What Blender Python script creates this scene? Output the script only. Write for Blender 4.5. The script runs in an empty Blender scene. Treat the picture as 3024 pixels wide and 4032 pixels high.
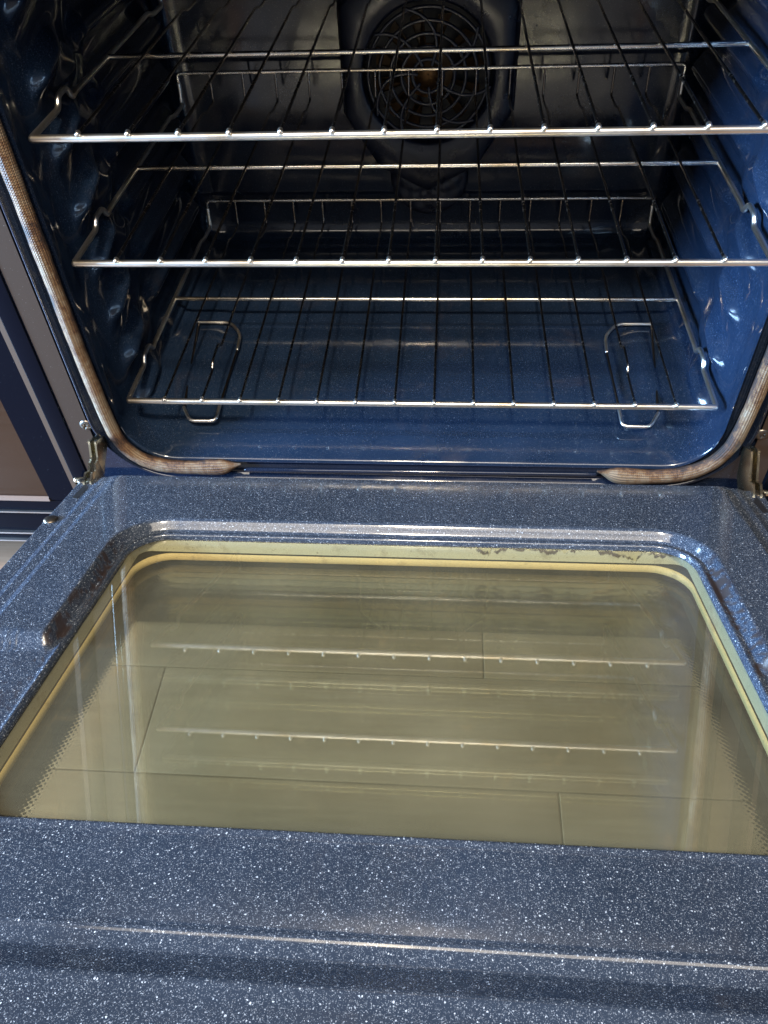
import bpy, bmesh, math, random
from mathutils import Vector, Matrix
random.seed(7)
S = bpy.context.scene
COL = S.collection
PI = math.pi

# ---------------------------------------------------------------- camera
yaw, pit, rol = -0.10414, 0.81286, -0.05428
F = Vector((math.sin(yaw)*math.cos(pit), math.cos(yaw)*math.cos(pit), -math.sin(pit)))
R0 = Vector((math.cos(yaw), -math.sin(yaw), 0)); U0 = R0.cross(F)
R = R0*math.cos(rol) + U0*math.sin(rol)
U = -R0*math.sin(rol) + U0*math.cos(rol)
cd = bpy.data.cameras.new('camera'); cam = bpy.data.objects.new('camera', cd); COL.objects.link(cam)
m = Matrix.Identity(4)
for i in range(3):
    m[i][0] = R[i]; m[i][1] = U[i]; m[i][2] = -F[i]
m[0][3], m[1][3], m[2][3] = 0.02881, -0.62774, 0.23947
cam.matrix_world = m
cd.sensor_fit = 'VERTICAL'; cd.sensor_height = 36; cd.lens = 27.49
cd.clip_start = 0.01; cd.clip_end = 50
S.camera = cam

# ---------------------------------------------------------------- light
W = bpy.data.worlds.new('World'); S.world = W; W.use_nodes = True
bg = W.node_tree.nodes['Background']
bg.inputs[0].default_value = (0.74, 0.78, 0.88, 1); bg.inputs[1].default_value = 0.36
S.view_settings.view_transform = 'Standard'; S.view_settings.look = 'None'
S.view_settings.exposure = 0.0; S.view_settings.gamma = 1

def area(name, loc, target, sx, sy, power, color):
    l = bpy.data.lights.new(name, 'AREA'); l.shape = 'RECTANGLE'; l.size = sx; l.size_y = sy
    l.energy = power; l.color = color
    o = bpy.data.objects.new(name, l); COL.objects.link(o)
    o.location = loc
    o.rotation_euler = (Vector(target) - Vector(loc)).to_track_quat('-Z', 'Y').to_euler()
    return o
area('window_light_wide', (0.1, -2.35, 3.3), (0, 0, -0.2), 3.6, 1.7, 150, (1.0, 0.89, 0.74))
area('window_light_bright', (-0.09, -1.85, 2.95), (0, 0, -0.2), 0.28, 0.26, 150, (1.0, 0.85, 0.64))
area('window_light_left', (-2.05, -0.62, 0.22), (0.3, 0.1, -0.15), 0.6, 0.8, 370, (0.40, 0.66, 1.0))

# ---------------------------------------------------------------- helpers
def setp(o, label=None, cat=None, group=None, kind=None):
    if label: o['label'] = label
    if cat: o['category'] = cat
    if group: o['group'] = group
    if kind: o['kind'] = kind
    return o

def mesh_obj(name, verts, faces, mat, parent=None, smooth=True, uvs=None):
    me = bpy.data.meshes.new(name); me.from_pydata(verts, [], faces); me.update()
    if smooth: me.polygons.foreach_set('use_smooth', [True]*len(me.polygons))
    if uvs:
        ul = me.uv_layers.new(name='UVMap')
        for l in me.loops: ul.data[l.index].uv = uvs[l.vertex_index]
    if mat: me.materials.append(mat)
    o = bpy.data.objects.new(name, me); COL.objects.link(o)
    if parent: o.parent = parent
    return o

def empty(name, loc=(0, 0, 0)):
    o = bpy.data.objects.new(name, None); COL.objects.link(o); o.location = loc
    o.empty_display_size = 0.05
    return o

def box(name, x0, x1, y0, y1, z0, z1, mat, parent=None, bev=0.0):
    bm = bmesh.new(); bmesh.ops.create_cube(bm, size=1)
    for v in bm.verts:
        v.co = Vector(((x0+x1)/2+v.co.x*(x1-x0), (y0+y1)/2+v.co.y*(y1-y0), (z0+z1)/2+v.co.z*(z1-z0)))
    if bev: bmesh.ops.bevel(bm, geom=list(bm.edges), offset=bev, segments=3, affect='EDGES', profile=0.6)
    me = bpy.data.meshes.new(name); bm.to_mesh(me); bm.free(); me.materials.append(mat)
    if bev: me.polygons.foreach_set('use_smooth', [True]*len(me.polygons))
    o = bpy.data.objects.new(name, me); COL.objects.link(o)
    if parent: o.parent = parent
    return o

def round_path(pts, r, n=6, closed=False):
    """replace corners of a polyline by arcs-like quadratic curves of radius r"""
    P = [Vector(p) for p in pts]; out = []
    N = len(P)
    for i in range(N):
        if not closed and i in (0, N-1): out.append(P[i]); continue
        a, b, c = P[i-1], P[i], P[(i+1) % N]
        d1 = (a-b); d2 = (c-b)
        rr = min(r, d1.length*0.48, d2.length*0.48)
        p1 = b+d1.normalized()*rr; p2 = b+d2.normalized()*rr
        for k in range(n+1):
            t = k/n
            out.append(p1*(1-t)**2 + b*2*t*(1-t) + p2*t*t)
    return out

def tube(name, pts, r, mat, parent=None, seg=10, closed=False, cap=True):
    """tube with rounded ends along pts"""
    P = [Vector(p) for p in pts]; N = len(P)
    verts = []; faces = []
    T = []
    for i in range(N):
        if closed: t = P[(i+1) % N]-P[i-1]
        else: t = P[min(i+1, N-1)]-P[max(i-1, 0)]
        T.append(t.normalized())
    up = Vector((0, 0, 1))
    if abs(T[0].dot(up)) > 0.9: up = Vector((1, 0, 0))
    nrm = (up - T[0]*up.dot(T[0])).normalized()
    rings = []
    def ring(c, n_, t_, rr):
        b = t_.cross(n_)
        i0 = len(verts)
        for k in range(seg):
            a = 2*PI*k/seg
            verts.append(c + (n_*math.cos(a)+b*math.sin(a))*rr)
        rings.append(i0)
    for i in range(N):
        nrm = (nrm - T[i]*nrm.dot(T[i])).normalized()
        if i == 0 and cap and not closed:
            for q in (80, 50, 25):
                ring(P[0]-T[0]*r*math.sin(math.radians(q)), nrm, T[0], r*math.cos(math.radians(q)))
        ring(P[i], nrm, T[i], r)
        if i == N-1 and cap and not closed:
            for q in (25, 50, 80):
                ring(P[-1]+T[-1]*r*math.sin(math.radians(q)), nrm, T[-1], r*math.cos(math.radians(q)))
    M = len(rings)
    for j in range(M if closed else M-1):
        a0 = rings[j]; b0 = rings[(j+1) % M]
        for k in range(seg):
            k2 = (k+1) % seg
            faces.append((a0+k, a0+k2, b0+k2, b0+k))
    if not closed:
        faces.append(tuple(rings[0]+k for k in range(seg))[::-1])
        faces.append(tuple(rings[-1]+k for k in range(seg)))
    return mesh_obj(name, verts, faces, mat, parent)

def ss(a, b, x):
    t = min(1, max(0, (x-a)/(b-a))) if a != b else float(x > a)
    return t*t*(3-2*t)

# ---------------------------------------------------------------- materials
class N:
    def __init__(s, name):
        s.m = bpy.data.materials.new(name); s.m.use_nodes = True
        s.t = s.m.node_tree; s.p = s.t.nodes['Principled BSDF']; s.out = s.t.nodes['Material Output']
    def n(s, typ, **kw):
        x = s.t.nodes.new(typ)
        for k, v in kw.items(): setattr(x, k, v)
        return x
    def l(s, a, b): s.t.links.new(a, b)
    def val(s, sock, v):
        if hasattr(v, 'links') or hasattr(v, 'is_output'): s.l(v, sock)
        else: sock.default_value = v
    def math(s, op, a, b=0.0, c=None):
        x = s.n('ShaderNodeMath', operation=op)
        s.val(x.inputs[0], a); s.val(x.inputs[1], b)
        if c is not None: s.val(x.inputs[2], c)
        return x.outputs[0]
    def coord(s, which='Object'):
        return s.n('ShaderNodeTexCoord').outputs[which]
    def scale(s, vec, sc):
        x = s.n('ShaderNodeVectorMath', operation='MULTIPLY'); s.l(vec, x.inputs[0]); x.inputs[1].default_value = sc
        return x.outputs[0]
    def noise(s, vec, scale, detail=4, rough=0.55, dist=0.0):
        x = s.n('ShaderNodeTexNoise'); s.l(vec, x.inputs['Vector'])
        x.inputs['Scale'].default_value = scale; x.inputs['Detail'].default_value = detail
        x.inputs['Roughness'].default_value = rough; x.inputs['Distortion'].default_value = dist
        return x.outputs['Fac']
    def ramp(s, f, stops):
        x = s.n('ShaderNodeValToRGB'); s.l(f, x.inputs[0]); e = x.color_ramp.elements
        e[0].position, e[0].color = stops[0][0], stops[0][1]
        e[1].position, e[1].color = stops[-1][0], stops[-1][1]
        for pos, c in stops[1:-1]:
            k = e.new(pos); k.color = c
        return x.outputs[0]
    def mr(s, f, a, b, c=0.0, d=1.0):
        x = s.n('ShaderNodeMapRange'); s.l(f, x.inputs[0])
        for i, v in enumerate((a, b, c, d)): x.inputs[i+1].default_value = v
        x.interpolation_type = 'SMOOTHSTEP'
        return x.outputs[0]
    def mix(s, f, a, b, blend='MIX'):
        x = s.n('ShaderNodeMix', data_type='RGBA', blend_type=blend)
        s.val(x.inputs['Factor'], f); s.val(x.inputs[6], a); s.val(x.inputs[7], b)
        return x.outputs[2]
    def bump(s, h, strength, dist):
        x = s.n('ShaderNodeBump'); s.l(h, x.inputs['Height'])
        x.inputs['Strength'].default_value = strength; x.inputs['Distance'].default_value = dist
        return x.outputs[0]
    def set(s, **kw):
        for k, v in kw.items(): s.val(s.p.inputs[k.replace('_', ' ')], v)
        return s

def c4(r, g, b): return (r, g, b, 1)

def enamel(name, base, fleck_amt=1.0, grime=0.0, rough=0.10, scale=400):
    a = N(name); co0 = a.coord()
    nz = a.n('ShaderNodeTexNoise'); a.l(co0, nz.inputs['Vector']); nz.inputs['Scale'].default_value = scale*1.3; nz.inputs['Detail'].default_value = 1
    wv = a.n('ShaderNodeVectorMath', operation='MULTIPLY_ADD'); a.l(nz.outputs['Color'], wv.inputs[0]); wv.inputs[1].default_value = (0.8/scale,)*3; a.l(co0, wv.inputs[2])
    co = wv.outputs[0]
    def layer(sc, rad_hi, keep):
        v = a.n('ShaderNodeTexVoronoi'); a.l(co, v.inputs['Vector']); v.inputs['Scale'].default_value = sc
        sep = a.n('ShaderNodeSeparateColor'); a.l(v.outputs['Color'], sep.inputs[0])
        rnd = sep.outputs[0]
        rad = a.mr(rnd, keep, 1.0, 0.0, rad_hi)
        d = a.math('SUBTRACT', rad, v.outputs['Distance'])
        f = a.mr(d, 0.0, 0.12)
        return a.math('MULTIPLY', f, a.mr(sep.outputs[1], 0.0, 1.0, 0.15, 1.0))
    f1 = layer(scale, 0.38, 0.60); f2 = layer(scale*1.9, 0.48, 0.42); f3 = layer(scale*3.1, 0.55, 0.2)
    f = a.math('MAXIMUM', a.math('MULTIPLY', f1, 1.0), a.math('MULTIPLY', f2, 0.60))
    f = a.math('MAXIMUM', f, a.math('MULTIPLY', f3, 0.35))
    f = a.math('MULTIPLY', f, fleck_amt)
    mott = a.noise(co, 9, 5)
    col = a.mix(a.mr(mott, 0.3, 0.7), c4(*base), c4(*[min(1, k*1.35) for k in base]))
    col = a.mix(f, col, c4(0.52, 0.57, 0.66))
    rgh = a.mr(a.noise(co, 22, 6), 0.35, 0.75, rough*0.8, rough*2.0)
    if grime:
        g = a.math('MULTIPLY', a.mr(a.noise(co, 14, 8, 0.65, 0.6), 0.55, 0.78), grime)
        col = a.mix(g, col, c4(0.13, 0.085, 0.05))
        rgh = a.math('ADD', rgh, a.math('MULTIPLY', g, 0.35))
    at = a.n('ShaderNodeAttribute'); at.attribute_name = 'baked_dirt'
    col = a.mix(a.math('MULTIPLY', at.outputs['Fac'], 0.93), col, c4(0.020, 0.012, 0.010))
    rgh = a.math('ADD', rgh, a.math('MULTIPLY', at.outputs['Fac'], 0.3))
    bmp = a.bump(a.noise(co0, 45, 2), 0.02, 0.002)
    a.set(Base_Color=col, Roughness=rgh, Normal=bmp)
    a.p.inputs['IOR'].default_value = 1.55
    return a.m

M = {}
M['enamel'] = enamel('navy_enamel_cavity_shaded', (0.0052, 0.0120, 0.0280), 0.12, 0.12, 0.10, 700)  # same enamel as the door, base and flecks darkened for cavity shade
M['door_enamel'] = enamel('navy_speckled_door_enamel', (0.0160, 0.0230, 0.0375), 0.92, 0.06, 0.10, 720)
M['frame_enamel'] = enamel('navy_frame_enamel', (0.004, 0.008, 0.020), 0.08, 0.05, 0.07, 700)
M['grille_enamel'] = enamel('dull_grille_enamel', (0.018, 0.022, 0.036), 0.1, 0.30, 0.28, 700)

M['cover'] = enamel('navy_fan_cover_enamel', (0.0050, 0.0088, 0.0220), 0.06, 0.15, 0.30, 700)
def chrome(name, base=(0.72, 0.70, 0.67), rough=0.10, soot=0.5):
    a = N(name); co = a.coord()
    s_ = a.math('MULTIPLY', a.mr(a.noise(co, 110, 6, 0.7), 0.60, 0.70), soot)
    br = a.mr(a.noise(co, 16, 3), 0.4, 0.75)
    col = a.mix(br, c4(*base), c4(base[0]*0.72, base[1]*0.60, base[2]*0.45))
    col = a.mix(s_, col, c4(0.03, 0.02, 0.015))
    a.set(Base_Color=col, Metallic=1.0, Roughness=a.math('ADD', rough, a.math('MULTIPLY', s_, 0.5)))
    return a.m
M['chrome'] = chrome('chrome_rod', (0.96, 0.94, 0.90), 0.30, 0.10)
M['chrome_spotted'] = chrome('chrome_rod_with_burnt_spots', (0.86, 0.84, 0.80), 0.22, 0.8)
M['wire'] = chrome('chrome_wire_dark_reflection', (0.36, 0.33, 0.31), 0.20, 0.6)  # chrome darkened in its colour for the dark cavity it mirrors
M['wire_dark'] = chrome('blackened_wire', (0.10, 0.09, 0.085), 0.35, 0.6)
M['screw'] = chrome('zinc_screw', (0.17, 0.155, 0.14), 0.34, 0.7)
M['zinc'] = chrome('yellow_zinc_plate', (0.78, 0.74, 0.58), 0.20, 0.25)
M['fan_metal'] = chrome('heat_tinted_fan_metal', (0.17, 0.105, 0.055), 0.5, 0.5)

a = N('recess_shade_black'); a.set(Base_Color=c4(0.004, 0.004, 0.006), Roughness=0.6); M['recess_shade'] = a.m  # near-black stands in for the shade inside recesses
a = N('gap_shade_black'); a.set(Base_Color=c4(0.006, 0.008, 0.016), Roughness=0.35); M['gap'] = a.m  # near-black stands in for shade inside the spacer gap

# woven fibreglass gasket
a = N('woven_fibreglass_braid'); uv = a.n('ShaderNodeUVMap').outputs[0]; co = a.coord()
sp = a.n('ShaderNodeSeparateXYZ'); a.l(uv, sp.inputs[0])
ln = a.math('MULTIPLY', sp.outputs[0], 2*PI/0.0022)          # along, metres
rd = a.math('MULTIPLY', sp.outputs[1], 2*PI*18)              # around
w1 = a.math('SINE', a.math('ADD', ln, a.math('MULTIPLY', a.math('SINE', rd), 1.4)))
rib = a.math('COSINE', rd)
h = a.math('ADD', a.math('MULTIPLY', w1, 0.35), a.math('MULTIPLY', rib, 0.7))
n1 = a.noise(a.scale(co, (1, 1, 0.35)), 38, 8, 0.7, 0.5)
n2 = a.noise(co, 260, 5, 0.7)
n3 = a.noise(co, 21, 3, 0.6)
side = a.math('MULTIPLY', a.math('SINE', a.math('ADD', a.math('MULTIPLY', sp.outputs[1], 2*PI), 0.6)), 0.06)
mixn = a.math('ADD', a.math('ADD', a.math('MULTIPLY', n1, 0.46), a.math('MULTIPLY', n2, 0.24)), a.math('ADD', a.math('MULTIPLY', n3, 0.30), side))
col = a.ramp(mixn, [(0.44, c4(0.006, 0.004, 0.003)), (0.475, c4(0.028, 0.012, 0.006)), (0.505, c4(0.090, 0.040, 0.015)), (0.540, c4(0.165, 0.092, 0.040)), (0.60, c4(0.24, 0.185, 0.125))])
col = a.mix(a.mr(rib, -1.0, 0.2, 0.6, 0.0), col, c4(0.05, 0.03, 0.03))
a.set(Base_Color=col, Roughness=0.62, Normal=a.bump(h, 0.9, 0.0006)); a.p.inputs['IOR'].default_value = 1.5
M['gasket'] = a.m

# glass panes: see-through, with real surface reflection, tint and a film of grime
def glass(name, tint, film, filmcol, frit=False, metal_ior=1.78):
    a = N(name); t = a.t; co = a.coord()
    tr = a.n('ShaderNodeBsdfTransparent'); tr.inputs[0].default_value = c4(*tint)
    gl = a.n('ShaderNodeBsdfGlossy'); gl.inputs['Roughness'].default_value = 0.0; gl.inputs['Color'].default_value = c4(1, 1, 1)
    fr = a.n('ShaderNodeFresnel'); geo = a.n('ShaderNodeNewGeometry')
    a.l(a.math('POWER', metal_ior, a.math('SUBTRACT', 1.0, a.math('MULTIPLY', geo.outputs['Backfacing'], 2.0))), fr.inputs[0])
    mx = a.n('ShaderNodeMixShader'); a.l(fr.outputs[0], mx.inputs[0]); a.l(tr.outputs[0], mx.inputs[1]); a.l(gl.outputs[0], mx.inputs[2])
    df = a.n('ShaderNodeBsdfDiffuse')
    streak = a.math('ADD', a.math('MULTIPLY', a.noise(co, 6, 4, 0.55), 0.85), a.math('MULTIPLY', a.noise(a.scale(co, (0.25, 4.0, 1)), 90, 3, 0.5), 0.15))
    spots = a.mr(a.noise(co, 300, 4, 0.75), 0.69, 0.78)
    blot = a.mr(a.noise(co, 26, 8, 0.7, 0.8), 0.56, 0.80)
    fc = a.mix(blot, c4(*filmcol), c4(filmcol[0]*0.9, filmcol[1]*0.62, filmcol[2]*0.35))
    a.l(fc, df.inputs[0])
    fac = a.math('ADD', a.mr(streak, 0.3, 0.7, film*0.55, film*1.35), a.math('MULTIPLY', spots, min(0.5, film*5)))
    fac = a.math('ADD', fac, a.math('MULTIPLY', blot, film*1.1))
    dr = a.mr(a.noise(co, 75, 5, 0.6, 0.5), 0.74, 0.77)
    fac = a.math('MAXIMUM', fac, a.math('MULTIPLY', dr, min(0.75, film*8)))
    fc2 = a.mix(dr, fc, c4(0.30, 0.12, 0.04)); a.l(fc2, df.inputs[0])
    m2 = a.n('ShaderNodeMixShader'); a.l(fac, m2.inputs[0]); a.l(mx.outputs[0], m2.inputs[1]); a.l(df.outputs[0], m2.inputs[2])
    last = m2.outputs[0]
    if frit:
        s = a.n('ShaderNodeSeparateXYZ'); a.l(co, s.inputs[0])
        ex = a.math('SUBTRACT', a.math('ABSOLUTE', s.outputs[0]), frit[0])
        yb = a.math('SUBTRACT', s.outputs[1], frit[2])
        yf = a.math('SUBTRACT', frit[1], s.outputs[1])
        e = a.math('SMOOTH_MAX', ex, a.math('MAXIMUM', yb, yf), 0.004)      # >0 inside the black border
        # halftone dots: staggered grid in door coordinates
        p = 0.0042
        gx = a.math('DIVIDE', s.outputs[0], p); gy = a.math('DIVIDE', s.outputs[1], p)
        u = a.math('ADD', gx, gy); v = a.math('SUBTRACT', gx, gy)
        cu = a.math('SUBTRACT', a.math('FRACT', u), 0.5); cv = a.math('SUBTRACT', a.math('FRACT', v), 0.5)
        dd = a.math('SQRT', a.math('ADD', a.math('MULTIPLY', cu, cu), a.math('MULTIPLY', cv, cv)))
        rad = a.mr(e, -0.005, 0.009, -0.05, 0.78)
        rad.node.interpolation_type = 'LINEAR'
        mask = a.mr(a.math('SUBTRACT', rad, dd), -0.02, 0.02)
        bk = a.n('ShaderNodeBsdfPrincipled'); bk.inputs['Base Color'].default_value = c4(0.006, 0.006, 0.007); bk.inputs['Roughness'].default_value = 0.06
        m3 = a.n('ShaderNodeMixShader'); a.l(mask, m3.inputs[0]); a.l(last, m3.inputs[1]); a.l(bk.outputs[0], m3.inputs[2])
        last = m3.outputs[0]
    a.l(last, a.out.inputs[0])
    return a.m
M['glass_inner'] = glass('inner_door_glass', (0.95, 0.96, 0.89), 0.046, (0.64, 0.585, 0.42), metal_ior=1.9)
M['glass_mid'] = glass('middle_door_glass_with_black_border', (0.95, 0.95, 0.88), 0.026, (0.56, 0.48, 0.34), frit=(0.2165, -0.404, -0.078))
M['glass_outer'] = glass('outer_door_glass', (0.93, 0.93, 0.87), 0.02, (0.6, 0.58, 0.42))

# coated steel walls between the panes
def cream(name, c, stain):
    a = N(name); co = a.coord()
    s1 = a.mr(a.noise(co, 55, 8, 0.72, 1.4), 0.62, 0.70)
    s2 = a.math('MAXIMUM', a.mr(a.noise(co, 420, 3, 0.6), 0.66, 0.72), a.math('MULTIPLY', a.mr(a.noise(co, 45, 7, 0.7), 0.54, 0.66), 0.45))
    sp = a.n('ShaderNodeSeparateXYZ'); a.l(co, sp.inputs[0])
    col = a.mix(a.mr(a.noise(co, 12, 4), 0.3, 0.7), c4(*c), c4(c[0]*0.88, c[1]*0.92, c[2]*0.95))
    if stain:
        side = a.mr(sp.outputs[0], 0.03, 0.07, 0.0, 1.0)
        # drip line with a wavy lower rim, darker brown at the rim
        n = a.noise(a.scale(co, (1, 0.01, 0.01)), 34, 5, 0.6, 0.8)
        lev = a.math('ADD', a.math('MULTIPLY', n, 0.044), -0.0265)
        dz = a.math('SUBTRACT', sp.outputs[2], lev)
        body = a.math('MULTIPLY', a.mr(dz, -0.0003, 0.0003), side)
        rim = a.math('MULTIPLY', a.math('MULTIPLY', a.mr(a.math('ABSOLUTE', dz), 0.0028, 0.0010), side), a.mr(a.noise(co, 90, 3), 0.42, 0.52))
        col = a.mix(a.math('MULTIPLY', body, 0.55), col, c4(0.46, 0.38, 0.16))
        col = a.mix(rim, col, c4(0.035, 0.016, 0.008))
    col = a.mix(a.math('MULTIPLY', s2, 0.7), col, c4(0.12, 0.07, 0.03))
    a.set(Base_Color=col, Roughness=0.55)
    return a.m
M['cream'] = cream('pale_green_spacer_coating', (0.60, 0.56, 0.45), True)
M['yellow'] = cream('yellow_cream_inner_rim', (0.74, 0.55, 0.29), False)

# wood floor planks
a = N('oak_floor_plank'); co = a.coord(); oi = a.n('ShaderNodeObjectInfo')
cc = a.n('ShaderNodeVectorMath', operation='ADD'); a.l(a.scale(co, (1.6, 26, 10)), cc.inputs[0])
cm = a.n('ShaderNodeCombineXYZ'); a.l(a.math('MULTIPLY', oi.outputs['Random'], 50), cm.inputs[0]); a.l(cm.outputs[0], cc.inputs[1])
g = a.noise(cc.outputs[0], 3.0, 8, 0.65, 1.2)
col = a.ramp(g, [(0.20, c4(0.135, 0.082, 0.054)), (0.5, c4(0.175, 0.106, 0.068)), (0.80, c4(0.225, 0.145, 0.096))])
col = a.mix(a.math('MULTIPLY', oi.outputs['Random'], 0.30), col, c4(0.12, 0.075, 0.050))
a.set(Base_Color=col, Roughness=0.42, Normal=a.bump(g, 0.2, 0.001)); M['plank'] = a.m
a = N('dark_seam'); a.set(Base_Color=c4(0.03, 0.02, 0.015), Roughness=0.8); M['seam'] = a.m

# neighbouring cabinet
a = N('polished_dark_bronze_panel'); co = a.coord()
a.set(Base_Color=c4(0.13, 0.098, 0.082), Metallic=1.0, Roughness=a.mr(a.noise(a.scale(co, (1, 1, 30)), 6, 4), 0.3, 0.7, 0.10, 0.2)); M['mirror_panel'] = a.m
a = N('tan_floor_reflection'); a.set(Base_Color=c4(0.055, 0.032, 0.020), Metallic=0.0, Roughness=0.55); M['tan'] = a.m  # tan colour stands in for the floor mirrored in this strip
a = N('pinkish_copper_edge'); a.set(Base_Color=c4(0.20, 0.14, 0.115), Metallic=0.2, Roughness=0.35); M['pink'] = a.m
a = N('near_black_navy_paint'); co = a.coord()
a.set(Base_Color=a.mix(a.mr(a.noise(co, 700, 2), 0.74, 0.80), c4(0.0018, 0.0026, 0.0060), c4(0.12, 0.13, 0.16)), Roughness=0.14, IOR=1.16); M['navy'] = a.m
a = N('satin_grey_brown_flange'); co = a.coord()
a.set(Base_Color=a.mix(a.mr(a.noise(co, 900, 2), 0.70, 0.78), c4(0.080, 0.062, 0.053), c4(0.35, 0.33, 0.32)), Metallic=0.75, Roughness=0.33); M['flange'] = a.m
a = N('brushed_steel'); co = a.coord()
a.set(Base_Color=c4(0.55, 0.55, 0.57), Metallic=1.0, Roughness=a.mr(a.noise(a.scale(co, (1, 60, 60)), 8, 4), 0.3, 0.7, 0.22, 0.34)); M['steel'] = a.m

# ---------------------------------------------------------------- floor of the room
FZ = -0.62
fl = mesh_obj('floor', [(-4, -5, FZ-0.012), (4, -5, FZ-0.012), (4, 1.2, FZ-0.012), (-4, 1.2, FZ-0.012)], [(0, 1, 2, 3)], M['seam'], None, False)
setp(fl, 'brown oak plank floor below the oven door', 'floor', None, 'structure')
plank_me = {}
def plank(x0, x1, y0, y1):
    L, D = round(x1-x0, 4), round(y1-y0, 4)
    if (L, D) not in plank_me:
        o = box('plank', -L/2, L/2, -D/2, D/2, -0.012, 0.0, M['plank'], fl, 0.0012); plank_me[(L, D)] = o.data
    else:
        o = bpy.data.objects.new('plank', plank_me[(L, D)]); COL.objects.link(o); o.parent = fl
    o.location = ((x0+x1)/2, (y0+y1)/2, FZ)
pw = 0.143
r_ = 0
y = -0.244 - pw*16
while y < 0.75:
    ends = [-2.9, -1.62 + (r_*0.47) % 1.1, -0.322 + ((r_-16)*0.41) % 0.9 if r_ != 16 else -0.320, 1.25 + (r_*0.31) % 0.7, 2.9]
    for k in range(4): plank(ends[k]+0.0008, ends[k+1]-0.0008, y+0.0008, y+pw-0.0008)
    y += pw; r_ += 1

# ---------------------------------------------------------------- oven
oven = empty('oven', (0, 0, FZ))
setp(oven, 'navy speckled enamel oven seen through its open lowered door', 'oven')
OI = Matrix.Translation((0, 0, -FZ))
def par(o):                       # parent to the oven, keeping world coordinates
    o.parent = oven; o.matrix_parent_inverse = OI; return o

def contour(hw, z0, z1, r, ns=(60, 150, 12)):
    """rounded rectangle, counts per side fixed so that contours can be lofted"""
    nb, nv, nc = ns; out = []
    def arc(cx, cz, a0):
        return [(cx+r*math.cos(a0+PI/2*k/nc), cz+r*math.sin(a0+PI/2*k/nc)) for k in range(1, nc)]
    for k in range(nb+1): out.append((-hw+r+(2*hw-2*r)*k/nb, z0))
    out += arc(hw-r, z0+r, -PI/2)
    for k in range(nv+1): out.append((hw, z0+r+(z1-z0-2*r)*k/nv))
    out += arc(hw-r, z1-r, 0)
    for k in range(nb+1): out.append((hw-r-(2*hw-2*r)*k/nb, z1))
    out += arc(-hw+r, z1-r, PI/2)
    for k in range(nv+1): out.append((-hw, z1-r-(z1-z0-2*r)*k/nv))
    out += arc(-hw+r, z0+r, PI)
    return out

ZTOP = 0.135; SLOT = 0.0546
OPEN = dict(hw=0.3105, z0=-0.3330, z1=0.150, r=0.052)
def ridge_disp(y, z):
    """how far the embossed rack guides stand out from the side wall"""
    d = 0.0
    ph = (z + 0.296)/SLOT
    k = round(ph)
    if -0.4 < ph < 7.3 and k >= 0:
        zc = -0.296 + k*SLOT
        # long rear ridge with a rounded front nose
        nose = ss(0.146, 0.180, y)*(1-ss(0.385, 0.41, y))
        wz = 0.0125*(0.55+0.45*nose)
        d += 0.0105*nose*math.exp(-abs((z-zc)/wz)**2)
        # short front ridge, slightly tilted
        zt = zc + (y-0.08)*0.28 + 0.002
        f = ss(0.036, 0.062, y)*(1-ss(0.090, 0.130, y))
        d = max(d, 0.0125*f*math.exp(-((z-zt)/0.0115)**2))
    # scalloped swelling of the whole front zone
    if z > -0.305:
        ed = 0.150 + 0.011*math.cos(2*PI*(z+0.262)/SLOT)
        sw = (1-ss(ed-0.024, ed+0.014, y))*ss(0.004, 0.05, y)*ss(-0.31, -0.27, z)
        d += 0.0055*sw
    # vertical shallow channel near the front
    return d

verts = []; faces = []
ys = [-0.0140, -0.0136, -0.0130, -0.0120, -0.0105, -0.0085, -0.006, -0.003, 0.001, 0.005, 0.009, 0.013, 0.018, 0.023, 0.028]
y = 0.0305
while y < 0.401: ys.append(y); y += 0.0024
for k in range(1, 9): ys.append(0.401+0.024*math.sin(PI/2*k/8))
CI = contour(0.3185, -0.302, ZTOP, 0.030)
CO = contour(**OPEN)
NC = len(CI)
for j, y in enumerate(ys):
    inset = 0.024*(1-math.sqrt(max(0, 1-((y-0.401)/0.024)**2))) if y > 0.401 else 0
    if y > 0.401:
        C = contour(0.3185-inset, -0.302+inset, ZTOP-inset, max(0.030-inset*0.4, 0.02))
    else: C = CI
    w = 1-ss(-0.016, 0.030, y)
    wf = min(1, max(0, (0.105-y)/0.115)); wf = wf*wf*(1.55-0.55*wf)
    lip = 0.0045*(1-math.sqrt(max(0, 1-((-0.0095-y)/0.0045)**2))) if y < -0.0095 else 0
    for i in range(NC):
        x = C[i][0]*(1-w)+CO[i][0]*w; wz_ = wf if C[i][1] < -0.25 else w
        z = C[i][1]*(1-wz_)+CO[i][1]*wz_ - (lip if C[i][1] < -0.28 else 0)
        if abs(x) > 0.300 and y < 0.41:
            d = ridge_disp(y, z)*ss(0.300, 0.312, abs(x))*(1-w)
            x -= math.copysign(d, x)
        # pressed step round the floor panel
        if z < -0.29 and abs(x) < 0.30:
            e = min(0.250-abs(x), y-0.020, 0.40-y)
            z -= 0.0030*ss(-0.0015, 0.0025, e)*(1 if y > 0.0 else 0)
            e2 = min(0.27-abs(x), abs(y-0.205))
            z += 0.0018*math.exp(-((y-0.200)/0.004)**2)*ss(0, 0.02, 0.27-abs(x))
        verts.append((x, y, z))
for j in range(len(ys)-1):
    for i in range(NC):
        i2 = (i+1) % NC
        faces.append((j*NC+i, j*NC+i2, (j+1)*NC+i2, (j+1)*NC+i))
faces.append(tuple((len(ys)-1)*NC+i for i in range(NC)))
liner = par(mesh_obj('cavity_liner', verts, faces, M['enamel']))

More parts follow.
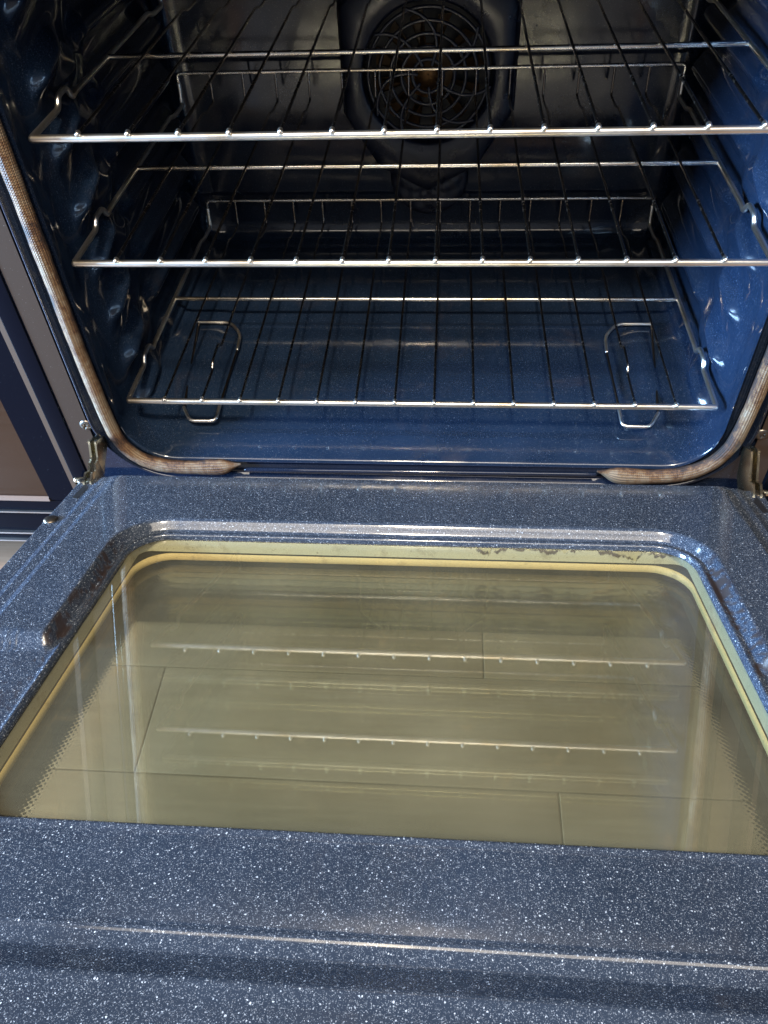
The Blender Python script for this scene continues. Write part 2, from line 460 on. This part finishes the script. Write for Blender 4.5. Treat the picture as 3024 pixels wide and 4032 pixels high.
# ---- front frame around the opening
def frame_profile(d):
    """y of the frame face at distance d outside the opening edge"""
    y = -0.0135 + 0.0035*ss(0.000, 0.003, d) - 0.0035*ss(0.022, 0.027, d)
    y -= 0.0045*math.exp(-((d-0.030)/0.0028)**2)
    y += 0.0015*ss(0.031, 0.036, d)
    return y
ds = [0, .001, .002, .003, .006, .010, .014, .018, .021, .0225, .024, .0255, .027, .0285, .030, .0315, .033, .0345, .036, .038]
verts = []; faces = []
for d in ds:
    C = contour(OPEN['hw']+d, OPEN['z0']-0.004-d*0.80, OPEN['z1']+d, OPEN['r']+d)
    for (x, z) in C: verts.append((x, frame_profile(d), z))
# flat flange out to the body edge
outer = contour(0.3685, -0.62+0.02, 0.20, 0.004)
for (x, z) in outer: verts.append((x, -0.015, z))
for (x, z) in contour(0.3695, -0.62+0.018, 0.202, 0.004): verts.append((x, -0.0148, z))
for (x, z) in contour(0.3705, -0.62+0.017, 0.203, 0.004): verts.append((x, -0.0130, z))
for (x, z) in contour(0.386, -0.62+0.003, 0.212, 0.004): verts.append((x, -0.0120, z))
for (x, z) in contour(0.387, -0.62+0.002, 0.213, 0.004): verts.append((x, 0.05, z))
nr = len(ds)+5
for j in range(nr-1):
    for i in range(NC):
        i2 = (i+1) % NC
        faces.append((j*NC+i, (j+1)*NC+i, (j+1)*NC+i2, j*NC+i2))
frame = par(mesh_obj('front_frame', verts, faces, M['frame_enamel']))
# control panel above the opening
cp = box('control_panel', -0.386, 0.386, -0.012, 0.02, 0.0, 0.16, M['steel'], None, 0.005)
cp.matrix_world = Matrix.Translation((0, -0.030, 0.222)) @ Matrix.Rotation(-0.34, 4, 'X'); par(cp)
for s_ in (-1, 1):
    v = [(s_*0.3445, -0.0158, 0.19), (s_*0.3665, -0.0158, 0.19), (s_*0.3665, -0.0158, -0.357), (s_*0.3600, -0.0158, -0.346), (s_*0.3445, -0.0158, -0.305)]
    v += [(x_, -0.0148, z_) for x_, _, z_ in v]
    f = [(0, 1, 2, 3, 4), (9, 8, 7, 6, 5)]+[(i, (i+1) % 5, 5+(i+1) % 5, 5+i) for i in range(5)]
    par(mesh_obj('side_flange', v, f, M['flange'], None, False))
    xa, xb = sorted((s_*0.3680, s_*0.3872))
    par(box('side_trim', xa, xb, -0.0170, 0.03, -0.372, 0.208, M['navy'], None, 0.0012))
par(box('drawer_front', -0.386, 0.386, -0.040, 0.02, -0.612, -0.375, M['navy'], None, 0.006))
# pressed slot rib on the lower frame, between the gasket ends
rib = tube('frame_rib', [(-0.184, -0.0165, -0.3465), (0.192, -0.0165, -0.3445)], 0.0026, M['frame_enamel'])
par(rib)

# ---- gasket (sleeve with ribs, flattened tapering ends)
gp = [(-0.1887, -0.3374), (-0.200, -0.3400), (-0.214, -0.3425), (-0.2362, -0.3436), (-0.255, -0.3436), (-0.2673, -0.3427), (-0.2850, -0.3385),
      (-0.3000, -0.3305), (-0.3110, -0.3170), (-0.3168, -0.3015), (-0.3195, -0.2800), (-0.3215, -0.2307), (-0.3222, -0.1813), (-0.3222, -0.10), (-0.3220, 0.0), (-0.3220, 0.12)]
gr = [(0.1932, -0.3385), (0.2040, -0.3415), (0.2182, -0.3447), (0.2330, -0.3455), (0.2471, -0.3453), (0.2640, -0.3440), (0.2796, -0.3411),
      (0.2950, -0.3345), (0.3082, -0.3238), (0.3170, -0.3090), (0.3224, -0.2919), (0.3254, -0.2562), (0.3262, -0.2175), (0.3262, -0.10), (0.3262, 0.0), (0.3262, 0.12)]
def catmull(P, n=10):
    out = []
    for i in range(len(P)-1):
        p0 = P[max(i-1, 0)]; p1 = P[i]; p2 = P[i+1]; p3 = P[min(i+2, len(P)-1)]
        for k in range(n):
            t = k/n
            out.append(tuple(0.5*((2*p1[c])+(-p0[c]+p2[c])*t+(2*p0[c]-5*p1[c]+4*p2[c]-p3[c])*t*t+(-p0[c]+3*p1[c]-3*p2[c]+p3[c])*t**3) for c in range(2)))
    out.append(P[-1]); return out
def gasket(P, name):
    pts = catmull(P); seg = 108; verts = []; faces = []; uvs = []; s = 0
    for i, p in enumerate(pts):
        a_, b_ = pts[max(i-1, 0)], pts[min(i+1, len(pts)-1)]
        if i: s += math.dist(p, pts[i-1])
        t = Vector((b_[0]-a_[0], 0, b_[1]-a_[1])).normalized(); n_ = Vector((t.z, 0, -t.x))
        grow = ss(-0.002, 0.024, s)
        bulge = 1+0.22*math.exp(-((s-0.032)/0.018)**2)
        wid = (0.0010+(0.0072-0.0012*ss(0.06, 0.16, s))*grow)*bulge*(1+0.03*math.sin(s*90)+0.02*math.sin(s*211))
        hgt = (0.0012+0.0054*grow)*(1+0.04*math.sin(s*70+1))
        for k in range(seg):
            an = 2*PI*k/seg
            rr = 1+0.028*math.cos(18*an + 0.5*math.sin(s*40))
            q = Vector((p[0], -0.0175, p[1])) + n_*math.cos(an)*wid*rr + Vector((0, -1, 0))*math.sin(an)*hgt*rr
            verts.append(q); uvs.append((s, k/seg))
    for i in range(len(pts)-1):
        for k in range(seg):
            k2 = (k+1) % seg
            faces.append((i*seg+k, i*seg+k2, (i+1)*seg+k2, (i+1)*seg+k))
    faces.append(tuple(range(seg))[::-1]); faces.append(tuple((len(pts)-1)*seg+k for k in range(seg)))
    # finer along the length for the weave
    return par(mesh_obj(name, verts, faces, M['gasket'], None, True, uvs))
g1 = gasket(gp, 'door_gasket'); g1['label'] = 'left length of woven fibreglass gasket, heat-browned'
g2 = gasket(gr, 'door_gasket'); g2['label'] = 'right length of woven fibreglass gasket, darker and burnt'

# ---- screws
def screw(name, loc, rot, r=0.0062, mat='screw', parent=None, cross=True):
    """pan head with a cross recess"""
    verts = []; faces = []; seg = 32; rings = 10
    for j in range(rings+1):
        f = j/rings; rad = r*math.sin(PI/2*min(1, f*1.0)); hh = r*0.42*math.cos(PI/2*f)
        for k in range(seg):
            an = 2*PI*k/seg
            dz = 0
            if cross and rad < r*0.55:
                cx_, sy_ = abs(rad*math.cos(an)), abs(rad*math.sin(an))
                if min(cx_, sy_) < r*0.16: dz = -r*0.30
            verts.append((rad*math.cos(an), rad*math.sin(an), hh+dz))
    for j in range(rings):
        for k in range(seg):
            k2 = (k+1) % seg; faces.append((j*seg+k, (j+1)*seg+k, (j+1)*seg+k2, j*seg+k2))
    o = mesh_obj(name, verts, faces, M[mat], parent); o.location = loc; o.rotation_euler = rot
    return o
for x, z in ((-0.3470, -0.2868), (0.3464, -0.2868)):
    par(screw('screw', (x, -0.0151, z), (PI/2, 0.5, 0), 0.0068))

# ---- fan cover with grille, on the rear wall
FX, FZc = 0.003, -0.0862
cov = empty('fan_cover', (FX, 0.425, FZc)); par(cov)
def cover_r(an):
    """outline of the cover plate, polar about the fan centre (hexagonal top, long tail)"""
    best = 1e9
    # convex polygon by half-planes: (normal angle deg, distance)
    for deg, dist in ((0, 0.104), (180, 0.104), (90, 0.118), (48, 0.125), (132, 0.125), (-32, 0.113), (212, 0.113), (-62, 0.128), (242, 0.128)):
        c = math.cos(an-math.radians(deg))
        if c > 0.05: best = min(best, dist/c)
    return min(best, 0.185)
NS = 180; verts = []; faces = []
lay = [('hole', 0.0765, -0.006), ('hole', 0.0785, -0.020), ('hole', 0.082, -0.0245), ('mix', 0.5, -0.0235), ('out', 0.965, -0.021), ('out', 0.985, -0.019), ('out', 1.0, -0.014), ('out', 1.04, 0.0005)]
for kind, v, yy in lay:
    for k in range(NS):
        an = 2*PI*k/NS
        ro = cover_r(an)
        rr = v if kind == 'hole' else (0.082+(ro-0.082)*0.5 if kind == 'mix' else ro*v)
        verts.append((rr*math.cos(an), yy, rr*math.sin(an)))
for j in range(len(lay)-1):
    for k in range(NS):
        k2 = (k+1) % NS; faces.append((j*NS+k, (j+1)*NS+k, (j+1)*NS+k2, j*NS+k2))
mesh_obj('cover_plate', verts, faces, M['cover'], cov)
mesh_obj('fan_recess_shade', [(0.078*math.cos(2*PI*k/48), -0.003, 0.078*math.sin(2*PI*k/48)) for k in range(48)], [tuple(range(48))], M['recess_shade'], cov, False)  # black disc painted for the shade behind the fan
for rr in (0.0185, 0.032, 0.0455, 0.059, 0.0725):
    tube('grille_ring', [(rr*math.cos(2*PI*k/72), -0.0215-0.002*(1-rr/0.0725), rr*math.sin(2*PI*k/72)) for k in range(72)], 0.0021, M['grille_enamel'], cov, 8, True)
for q in range(7):
    a0 = 2*PI*q/7+0.3
    pts = []
    for k in range(13):
        f = k/12; rr = 0.014+f*0.062; an = a0+0.75*f*f*(1 if q % 2 else 0.55)
        pts.append((rr*math.cos(an), -0.0220-0.0015*(1-f), rr*math.sin(an)))
    tube('grille_spoke', pts, 0.0022, M['grille_enamel'], cov, 8)
# fan behind the grille
fan = empty('fan', (FX, 0.418, FZc)); par(fan)
for q in range(12):
    an = 2*PI*q/12+0.1
    c, s_ = math.cos(an), math.sin(an); c2, s2 = math.cos(an+0.24), math.sin(an+0.24)
    v = [(0.030*c, 0, 0.030*s_), (0.068*c, 0.0, 0.068*s_), (0.064*c2, -0.010, 0.064*s2), (0.032*c2, -0.010, 0.032*s2)]
    v += [(a_, b_+0.001, d_) for a_, b_, d_ in v]
    mesh_obj('fan_blade', v, [(0, 1, 2, 3), (7, 6, 5, 4), (0, 4, 5, 1), (1, 5, 6, 2), (2, 6, 7, 3), (3, 7, 4, 0)], M['fan_metal'], fan, False)
mesh_obj('fan_hub', [(r_*math.cos(2*PI*k/24), yy, r_*math.sin(2*PI*k/24)) for r_, yy in ((0.030, 0.001), (0.016, -0.004), (0.010, -0.010), (0.001, -0.011)) for k in range(24)],
         [(j*24+k, (j+1)*24+k, (j+1)*24+(k+1) % 24, j*24+(k+1) % 24) for j in range(3) for k in range(24)], M['fan_metal'], fan)
# mirrored image of the grille, shaped as a dimpled dome below it
verts = []; faces = []; nr_, ns_ = 22, 72
for j in range(nr_+1):
    rr = 0.052*j/nr_; f = rr/0.052
    for k in range(ns_):
        an = 2*PI*k/ns_
        dep = 0.010*math.sqrt(max(0, 1-f*f))+0.0012*math.sin(9*an)*math.sin(f*17)*ss(0.1, 0.3, f)*(1-ss(0.85, 1, f))
        verts.append((rr*math.cos(an), -dep, rr*math.sin(an)))
for j in range(nr_):
    for k in range(ns_):
        k2 = (k+1) % ns_; faces.append((j*ns_+k, j*ns_+k2, (j+1)*ns_+k2, (j+1)*ns_+k))
dome = mesh_obj('grille_reflection_dome', verts, faces, M['cover'], cov); dome.location = (0.002, -0.0045, -0.129)

# ---------------------------------------------------------------- racks
P_ = 0.0406; HW = 7.5*P_
def make_rack(loc, label, bump=False):
    root = empty('oven_rack', loc)
    setp(root, label, 'oven rack', 'chrome wire racks inside the oven')
    def prof(y0, y1, notch, hump):
        p = [(y0, 0)]
        if notch:
            p += [(0.064, 0.0), (0.070, 0.0085), (0.090, 0.0090), (0.098, -0.002), (0.106, 0.0)]
        elif hump:
            p += [(0.050, 0.0), (0.056, 0.0075), (0.088, 0.0085), (0.095, 0.0)]
        p += [(0.345, 0.0), (0.362, -0.005), (0.3995, -0.006), (0.4025, 0.0295)]
        return p
    rb = 0.0029; rw = 0.00140
    # front bar, its ends turned back into the side rails
    tube('front_bar', round_path([(-HW+0.001, 0.0, 0), (HW-0.001, 0.0, 0)], 0.004), 0.0031, M['chrome'], root, 16)
    tube('cross_bar', [(-HW+0.0005, 0.2013, -0.0003), (HW-0.0005, 0.2013, -0.0003)], 0.0025, M['chrome_spotted'], root, 14)
    tube('rear_bar', round_path([(-HW, 0.4030, 0.020), (-HW, 0.4033, 0.0298), (HW, 0.4033, 0.0298), (HW, 0.4030, 0.020)], 0.008), 0.0023, M['chrome_spotted'], root, 12)
    for s in (-1, 1):
        pts = [(s*(HW+0.0005), y, z) for y, z in prof(0.004, 0.4, True, False)[:-1]] + [(s*HW, 0.4028, 0.018)]
        pts = [(s*(HW-0.001), 0.0005, 0.0), (s*(HW+0.0003), 0.0030, 0.0)] + pts[1:]
        tube('side_rail', round_path(pts, 0.007), 0.0026, M['chrome'], root, 12)
    base = {}
    for i in range(14):
        x = -HW + P_*(i+1)
        key = bump and i in (1, 12)
        if key not in base:
            pts = [(0, y, z+0.0038) for y, z in prof(-0.0012, 0.4, False, key)]
            pts[0] = (0, -0.0012, 0.0041)
            pts[-1] = (0, 0.4030, 0.0298)
            w = tube('wire', round_path(pts, 0.006), rw, M['wire'], root, 8)
            tip = tube('wire_tip', [(0, -0.0030, 0.0042), (0, -0.0005, 0.0046)], 0.0021, M['chrome'], w, 10)
            base[key] = (w, tip)
        else:
            w = base[key][0].copy(); COL.objects.link(w); w.parent = root
            tp = base[key][1].copy(); COL.objects.link(tp); tp.parent = w
        w.location = (x, random.uniform(-0.0003, 0.0003), 0)
    return root
make_rack((0, 0, 0), 'topmost chrome wire rack, nearest the fan grille')
make_rack((0, -0.002, -0.1078), 'middle chrome wire rack, between the upper and lower racks')
make_rack((0, 0.0099, -0.2735), 'lowest chrome wire rack, just above the oven floor', True)

# bent wire stands on the cavity floor
def stand(s, label):
    root = empty('wire_stand', (s*0.24, 0.1, -0.3048))
    setp(root, label, 'wire stand')
    Q = lambda x, y, z: (s*(x-0.24), y-0.1, z+0.3048)
    tube('rear_hoop', round_path([Q(0.2763, 0.1955, -0.2975), Q(0.2352, 0.1958, -0.2975), Q(0.2186, 0.1708, -0.2975), Q(0.2165, 0.140, -0.2985)], 0.010), 0.0019, M['chrome'], root, 10)
    tube('front_hoop', round_path([Q(0.2190, 0.0450, -0.3060), Q(0.2200, 0.0225, -0.3105), Q(0.2490, 0.0221, -0.3105), Q(0.2599, 0.042, -0.3080)], 0.007), 0.0019, M['chrome'], root, 10)
    tube('runner', [Q(0.2165, 0.140, -0.2988), Q(0.2190, 0.0450, -0.3062)], 0.0014, M['wire_dark'], root, 8)
    tube('runner', [Q(0.2763, 0.1955, -0.2978), Q(0.2599, 0.042, -0.3082)], 0.0014, M['wire_dark'], root, 8)
    return root
stand(-1, 'bent chrome wire loop under the lowest rack, left end of the oven floor')
stand(1, 'bent chrome wire loop under the lowest rack, right end of the oven floor')

# ---------------------------------------------------------------- door (tilted plane, not quite fully lowered)
A = 0.30376; OFF = -0.32004
door = empty('oven_door'); par(door)
door.matrix_parent_inverse = OI
door.location = (0, OFF*math.sin(A), OFF*math.cos(A)); door.rotation_euler = (-A, 0, 0)
# in door space: x right, y = -s (s grows towards the viewer), z = h above the inner glass
HX, S0, S1, HR = 0.2405, 0.0872, 0.3895, 0.031
def ramp01(a, b, x): return min(1.0, max(0.0, (x-a)/(b-a)))
def hgt(x, s):
    ax = abs(x)
    # distance outside the window hole (rounded rectangle)
    cx_, cs_ = HX-HR, ((S0+S1)/2)
    qx = ax-cx_; qs = abs(s-cs_)-((S1-S0)/2-HR)
    d = math.hypot(max(qx, 0), max(qs, 0))-HR if (qx > 0 or qs > 0) else -HR
    low = 0.0040
    # raised plateau round the back and sides of the window, ends at s = 0.245
    edge = (0.58 + 0.21*ramp01(0.3018, 0.2962, ax) + 0.21*ramp01(0.3158, 0.3102, ax)) * ss(-0.019, -0.010, s) * (1-ramp01(0.2405, 0.2480, s))
    pl = 0.0100*ss(0.0060, 0.0142, d)*edge
    mid = 0.0
    h = low + max(pl, 0)+mid*1.0
    # rolled bead round the hole
    h += 0.0012*math.exp(-((d-0.0028)/0.0018)**2) - 0.004*ss(0.0012, -0.0005, d)
    # front moulding
    h -= 0.0030*ss(0.4470, 0.4585, s)
    h += 0.0078*ramp01(0.4590, 0.4735, s)
    h += 0.0005*math.exp(-((s-0.4755)/0.0018)**2) - 0.0012*ss(0.4755, 0.4835, s)
    h += 0.0008*math.exp(-((s-0.4492)/0.0015)**2)
    # rounded outer edge
    h -= 0.010*ss(0.331, 0.3375, ax) + 0.008*ss(-0.012, -0.019, s)
    return h
NB, NV, NCc = 90, 90, 14
def rr_(hx, s0, s1, r): return [(x, z) for x, z in contour(hx, s0, s1, r, (NB, NV, NCc))]
hole = rr_(HX, S0, S1, HR); NH = len(hole)
rings = []
for d in [-0.0002, 0.0004, 0.001, 0.0018, 0.0026, 0.0034, 0.0042, 0.005, 0.006, 0.0075, 0.009, 0.0105, 0.012, 0.0135, 0.015, 0.0165, 0.018, 0.0195, 0.021, 0.0225, 0.024, 0.0255, 0.027, 0.0285, 0.030]:
    rings.append(rr_(HX+d, S0-d, S1+d, HR+d))
last = rings[-1]; outer = rr_(0.3375, -0.0195, 0.56, 0.020)
STEPS = 170
for k in range(1, STEPS+1):
    t = k/STEPS
    rings.append([(last[i][0]*(1-t)+outer[i][0]*t, last[i][1]*(1-t)+outer[i][1]*t) for i in range(NH)])
verts = []; faces = []
for rg in rings:
    for x, s in rg: verts.append((x, -s, hgt(x, s)))
b0 = len(verts)
for x, s in hole: verts.append((x*0.9995, -s, -0.0002))     # short turned-in lip at the hole
for x, s in outer: verts.append((x, -s, -0.034))            # skirt
for x, s in outer: verts.append((x*1.012, -s, -0.040))
def strip(a0, b0_, flip=False):
    for i in range(NH):
        i2 = (i+1) % NH
        f = (a0+i, a0+i2, b0_+i2, b0_+i)
        faces.append(f[::-1] if flip else f)
for j in range(len(rings)-1): strip(j*NH, (j+1)*NH)
strip(b0, 0); strip((len(rings)-1)*NH, b0+NH); strip(b0+NH, b0+2*NH)
# hinge slots: black boxes just proud of the sheet, coloured as recess shade
lin = mesh_obj('door_liner', verts, faces, M['door_enamel'], door)
from mathutils import noise as mnoise
at = lin.data.attributes.new('baked_dirt', 'FLOAT', 'POINT')
for i, v in enumerate(verts):
    x, s = v[0], -v[1]
    qx = abs(x)-(HX-HR); qs = abs(s-(S0+S1)/2)-((S1-S0)/2-HR)
    d = math.hypot(max(qx, 0), max(qs, 0))-HR if (qx > 0 or qs > 0) else -HR
    g = ss(0.001, 0.004, d)*(1-ss(0.0115, 0.0165, d))*ss(0.095, 0.125, s)
    g *= (0.15+0.85*ss(0.20, 0.235, abs(x)))*(1 if s < 0.262 else 0.5)
    nn = 0.5*mnoise.fractal(Vector((x*60, s*42, 3.1)), 0.8, 2.1, 6)+0.5*mnoise.fractal(Vector((x*330, s*330, 1.7)), 0.8, 2.1, 3)
    g2 = 0.9*math.exp(-((s-0.325)/0.045)**2)*math.exp(-((abs(x)-0.268)/0.012)**2)*(1 if x < 0 else 0.3)
    at.data[i].value = max(g*ss(0.0, 0.16, nn+(0.03 if s < 0.262 else -0.08)), g2*ss(-0.05, 0.25, nn))

def ring_wall(name, mat, sets, r):
    """stacked rounded-rectangle loops: sets = [(hx, s0, s1, r, h)]"""
    v = []; f = []
    for hx, s0, s1, rr, h in sets:
        for x, s in rr_(hx, s0, s1, rr): v.append((x, -s, h))
    for j in range(len(sets)-1):
        for i in range(NH):
            i2 = (i+1) % NH; f.append((j*NH+i, j*NH+i2, (j+1)*NH+i2, (j+1)*NH+i))
    return mesh_obj(name, v, f, M[mat], door)
ring_wall('glass_spacer', 'cream', [(0.2410, 0.0867, 0.3905, 0.012, -0.0012), (0.2408, 0.0869, 0.3903, 0.010, -0.0128)], 0)
ring_wall('spacer_gap', 'gap', [(0.2408, 0.0869, 0.3903, 0.010, -0.0128), (0.2450, 0.0830, 0.3960, 0.010, -0.0132), (0.2450, 0.0830, 0.3960, 0.010, -0.0140), (0.2404, 0.0873, 0.3905, 0.030, -0.0142)], 0)
ring_wall('inner_rim', 'yellow', [(0.2404, 0.0873, 0.3905, 0.030, -0.0142), (0.2396, 0.0881, 0.3895, 0.032, -0.0146), (0.2392, 0.0885, 0.3891, 0.033, -0.0200), (0.2402, 0.0876, 0.390, 0.032, -0.0212)], 0)

def pane(name, mat, hx, s0, s1, h0, h1):
    return box(name, -hx, hx, -s1, -s0, h0, h1, M[mat], door, 0.0008)
def sheet(name, mat, hx, s0, s1, h):
    return mesh_obj(name, [(-hx, -s0, h), (hx, -s0, h), (hx, -s1, h), (-hx, -s1, h)], [(0, 3, 2, 1)], M[mat], door, False)
def slab(name, mat, hx, s0, s1, ht, hb):
    v = [(sx*hx, -s_, h) for h in (ht, hb) for sx, s_ in ((-1, s0), (1, s0), (1, s1), (-1, s1))]
    return mesh_obj(name, v, [(3, 2, 1, 0), (4, 5, 6, 7), (0, 1, 5, 4), (1, 2, 6, 5), (2, 3, 7, 6), (3, 0, 4, 7)], M[mat], door, False)
slab('inner_glass', 'glass_inner', 0.2409, 0.0868, 0.3904, -0.0003, -0.0010)
slab('middle_glass', 'glass_mid', 0.262, 0.070, 0.415, -0.0240, -0.0270)
slab('outer_glass', 'glass_outer', 0.300, 0.020, 0.520, -0.0420, -0.0460)
# black boxes painted as hinge slot shade, and rivets on the door flange
for s in (-1, 1):
    v = []
    q = [(0.3248, 0.0314), (0.3192, 0.0330), (0.3180, 0.0115), (0.3240, 0.0010)]
    for h in (0.0101, -0.004):
        for x, ss_ in q: v.append((s*x, -ss_, h))
    mesh_obj('hinge_slot_shade', v, [(0, 1, 2, 3), (0, 1, 5, 4), (1, 2, 6, 5), (2, 3, 7, 6), (3, 0, 4, 7)], M['recess_shade'], door, False)
    screw('rivet', (s*0.3265, -0.0735, 0.0096), (0, 0, 0), 0.0068, 'screw', door, False)
    screw('rivet', (s*0.3290, 0.0060, 0.0090), (0, 0, 0), 0.0062, 'screw', door, False)

# ---- hinge arms
def hinge(pts, sx, label):
    root = empty('hinge'); root.location = (0, 0, 0.0045); par(root); root['label'] = label
    def plate(name, off, th, sc, mat):
        P3 = [Vector(p) for p in pts]; c = sum(P3, Vector())/len(P3)
        P3 = [c+(p-c)*sc for p in P3]
        P3 = round_path([tuple(p) for p in P3], 0.0025, 3, True)
        n = len(P3); v = [(p.x+off, p.y, p.z) for p in P3]+[(p.x+off+th, p.y, p.z) for p in P3]
        f = [tuple(range(n)), tuple(range(n, 2*n))[::-1]]+[(i, n+i, n+(i+1) % n, (i+1) % n) for i in range(n)]
        return mesh_obj(name, v, f, M[mat], root, False)
    plate('hinge_arm', 0.0, 0.0022*sx, 1.0, 'zinc')
    plate('hinge_arm', -0.0065*sx, 0.0020*sx, 0.97, 'zinc')
    tube('hinge_pin', [(pts[0][0]-0.008*sx, -0.085, -0.304), (pts[0][0]+0.000*sx, -0.085, -0.304)], 0.003, M['zinc'], root)
    ym = sum(p[1] for p in pts)/len(pts)
    tube('hinge_web', [(pts[0][0]-0.0030*sx, -0.020, -0.312), (pts[0][0]-0.0025*sx+0.008*sx*0, -0.060, -0.3165), (pts[0][0]-0.003*sx+0.010*0, -0.098, -0.313)], 0.0034, M['zinc'], root, 8)
hinge([(-0.3376, -0.0356, -0.2946), (-0.338, -0.0287, -0.299), (-0.3372, -0.0150, -0.3041), (-0.3344, -0.0200, -0.3121), (-0.3313, -0.0439, -0.3187), (-0.3277, -0.0608, -0.3205), (-0.3258, -0.0653, -0.3251), (-0.322, -0.0955, -0.3157), (-0.322, -0.1003, -0.3049), (-0.324, -0.095, -0.2976), (-0.3273, -0.0797, -0.2981), (-0.3276, -0.0726, -0.3036), (-0.3305, -0.0613, -0.3019), (-0.3315, -0.0539, -0.3045), (-0.3364, -0.0386, -0.297)], -1, 'yellow zinc hinge arm at the left corner of the door')
hinge([(0.338, -0.0150, -0.3053), (0.3379, -0.0365, -0.2928), (0.3350, -0.0500, -0.2965), (0.3325, -0.0612, -0.3003), (0.3303, -0.0714, -0.3031), (0.33, -0.0793, -0.2967), (0.3272, -0.0938, -0.2981), (0.325, -0.1013, -0.3031), (0.3254, -0.094, -0.3147), (0.3262, -0.0799, -0.3225), (0.3284, -0.0626, -0.3269), (0.3319, -0.0399, -0.3244), (0.3354, -0.0281, -0.3148)], 1, 'yellow zinc hinge arm at the right corner of the door')

# ---------------------------------------------------------------- neighbouring cabinets
def cabinet(s, label):
    root = empty('cabinet', (s*0.7, 0, FZ)); setp(root, label, 'cabinet')
    def b(name, x0, x1, y0, y1, z0, z1, mat, bev=0.001):
        xa, xb = sorted((s*x0-s*0.7, s*x1-s*0.7))
        return box(name, xa, xb, y0, y1, z0-FZ, z1-FZ, M[mat], root, 0.0)
    b('floor_reflection_strip', 0.3880, 0.3937, -0.015, 0.02, -0.385, 0.30, 'tan')  # floor reflection built as a coloured strip
    b("stile", 0.3945, 0.4290, -0.014, 0.03, -0.404, 0.30, 'navy', 0.002)
    b('front_panel', 0.4290, 1.0, -0.012, 0.03, -0.400, 0.30, 'mirror_panel', 0.0015)
    b('bottom_lip', 0.4290, 1.0, -0.0150, 0.03, -0.4055, -0.4005, 'pink', 0.001)
    b('bottom_rail', 0.3945, 1.0, -0.013, 0.03, -0.4225, -0.4060, 'navy', 0.002)
    b('bottom_bead', 0.3945, 1.0, -0.0165, 0.03, -0.4250, -0.4230, 'steel', 0.0008)
    b('drawer_front', 0.3945, 1.0, -0.010, 0.03, -0.4630, -0.4255, 'navy', 0.002)
    b('drawer_edge', 0.3945, 1.0, -0.014, 0.03, -0.4660, -0.4635, 'steel', 0.0008)
    b('kick_rail', 0.3945, 1.0, -0.008, 0.03, -0.4800, -0.4665, 'navy', 0.0015)
    b('kick_edge', 0.3945, 1.0, -0.012, 0.03, -0.4825, -0.4805, 'steel', 0.0008)
    b('toe_board', 0.3945, 1.0, 0.130, 0.15, -0.62, -0.4830, 'navy', 0.001)
cabinet(-1, 'dark glossy cabinet beside the left edge of the oven')
cabinet(1, 'dark glossy cabinet beside the right edge of the oven')

S.cycles.transparent_max_bounces = 24
S.cycles.max_bounces = 12
S.cycles.glossy_bounces = 8
S.cycles.caustics_reflective = False
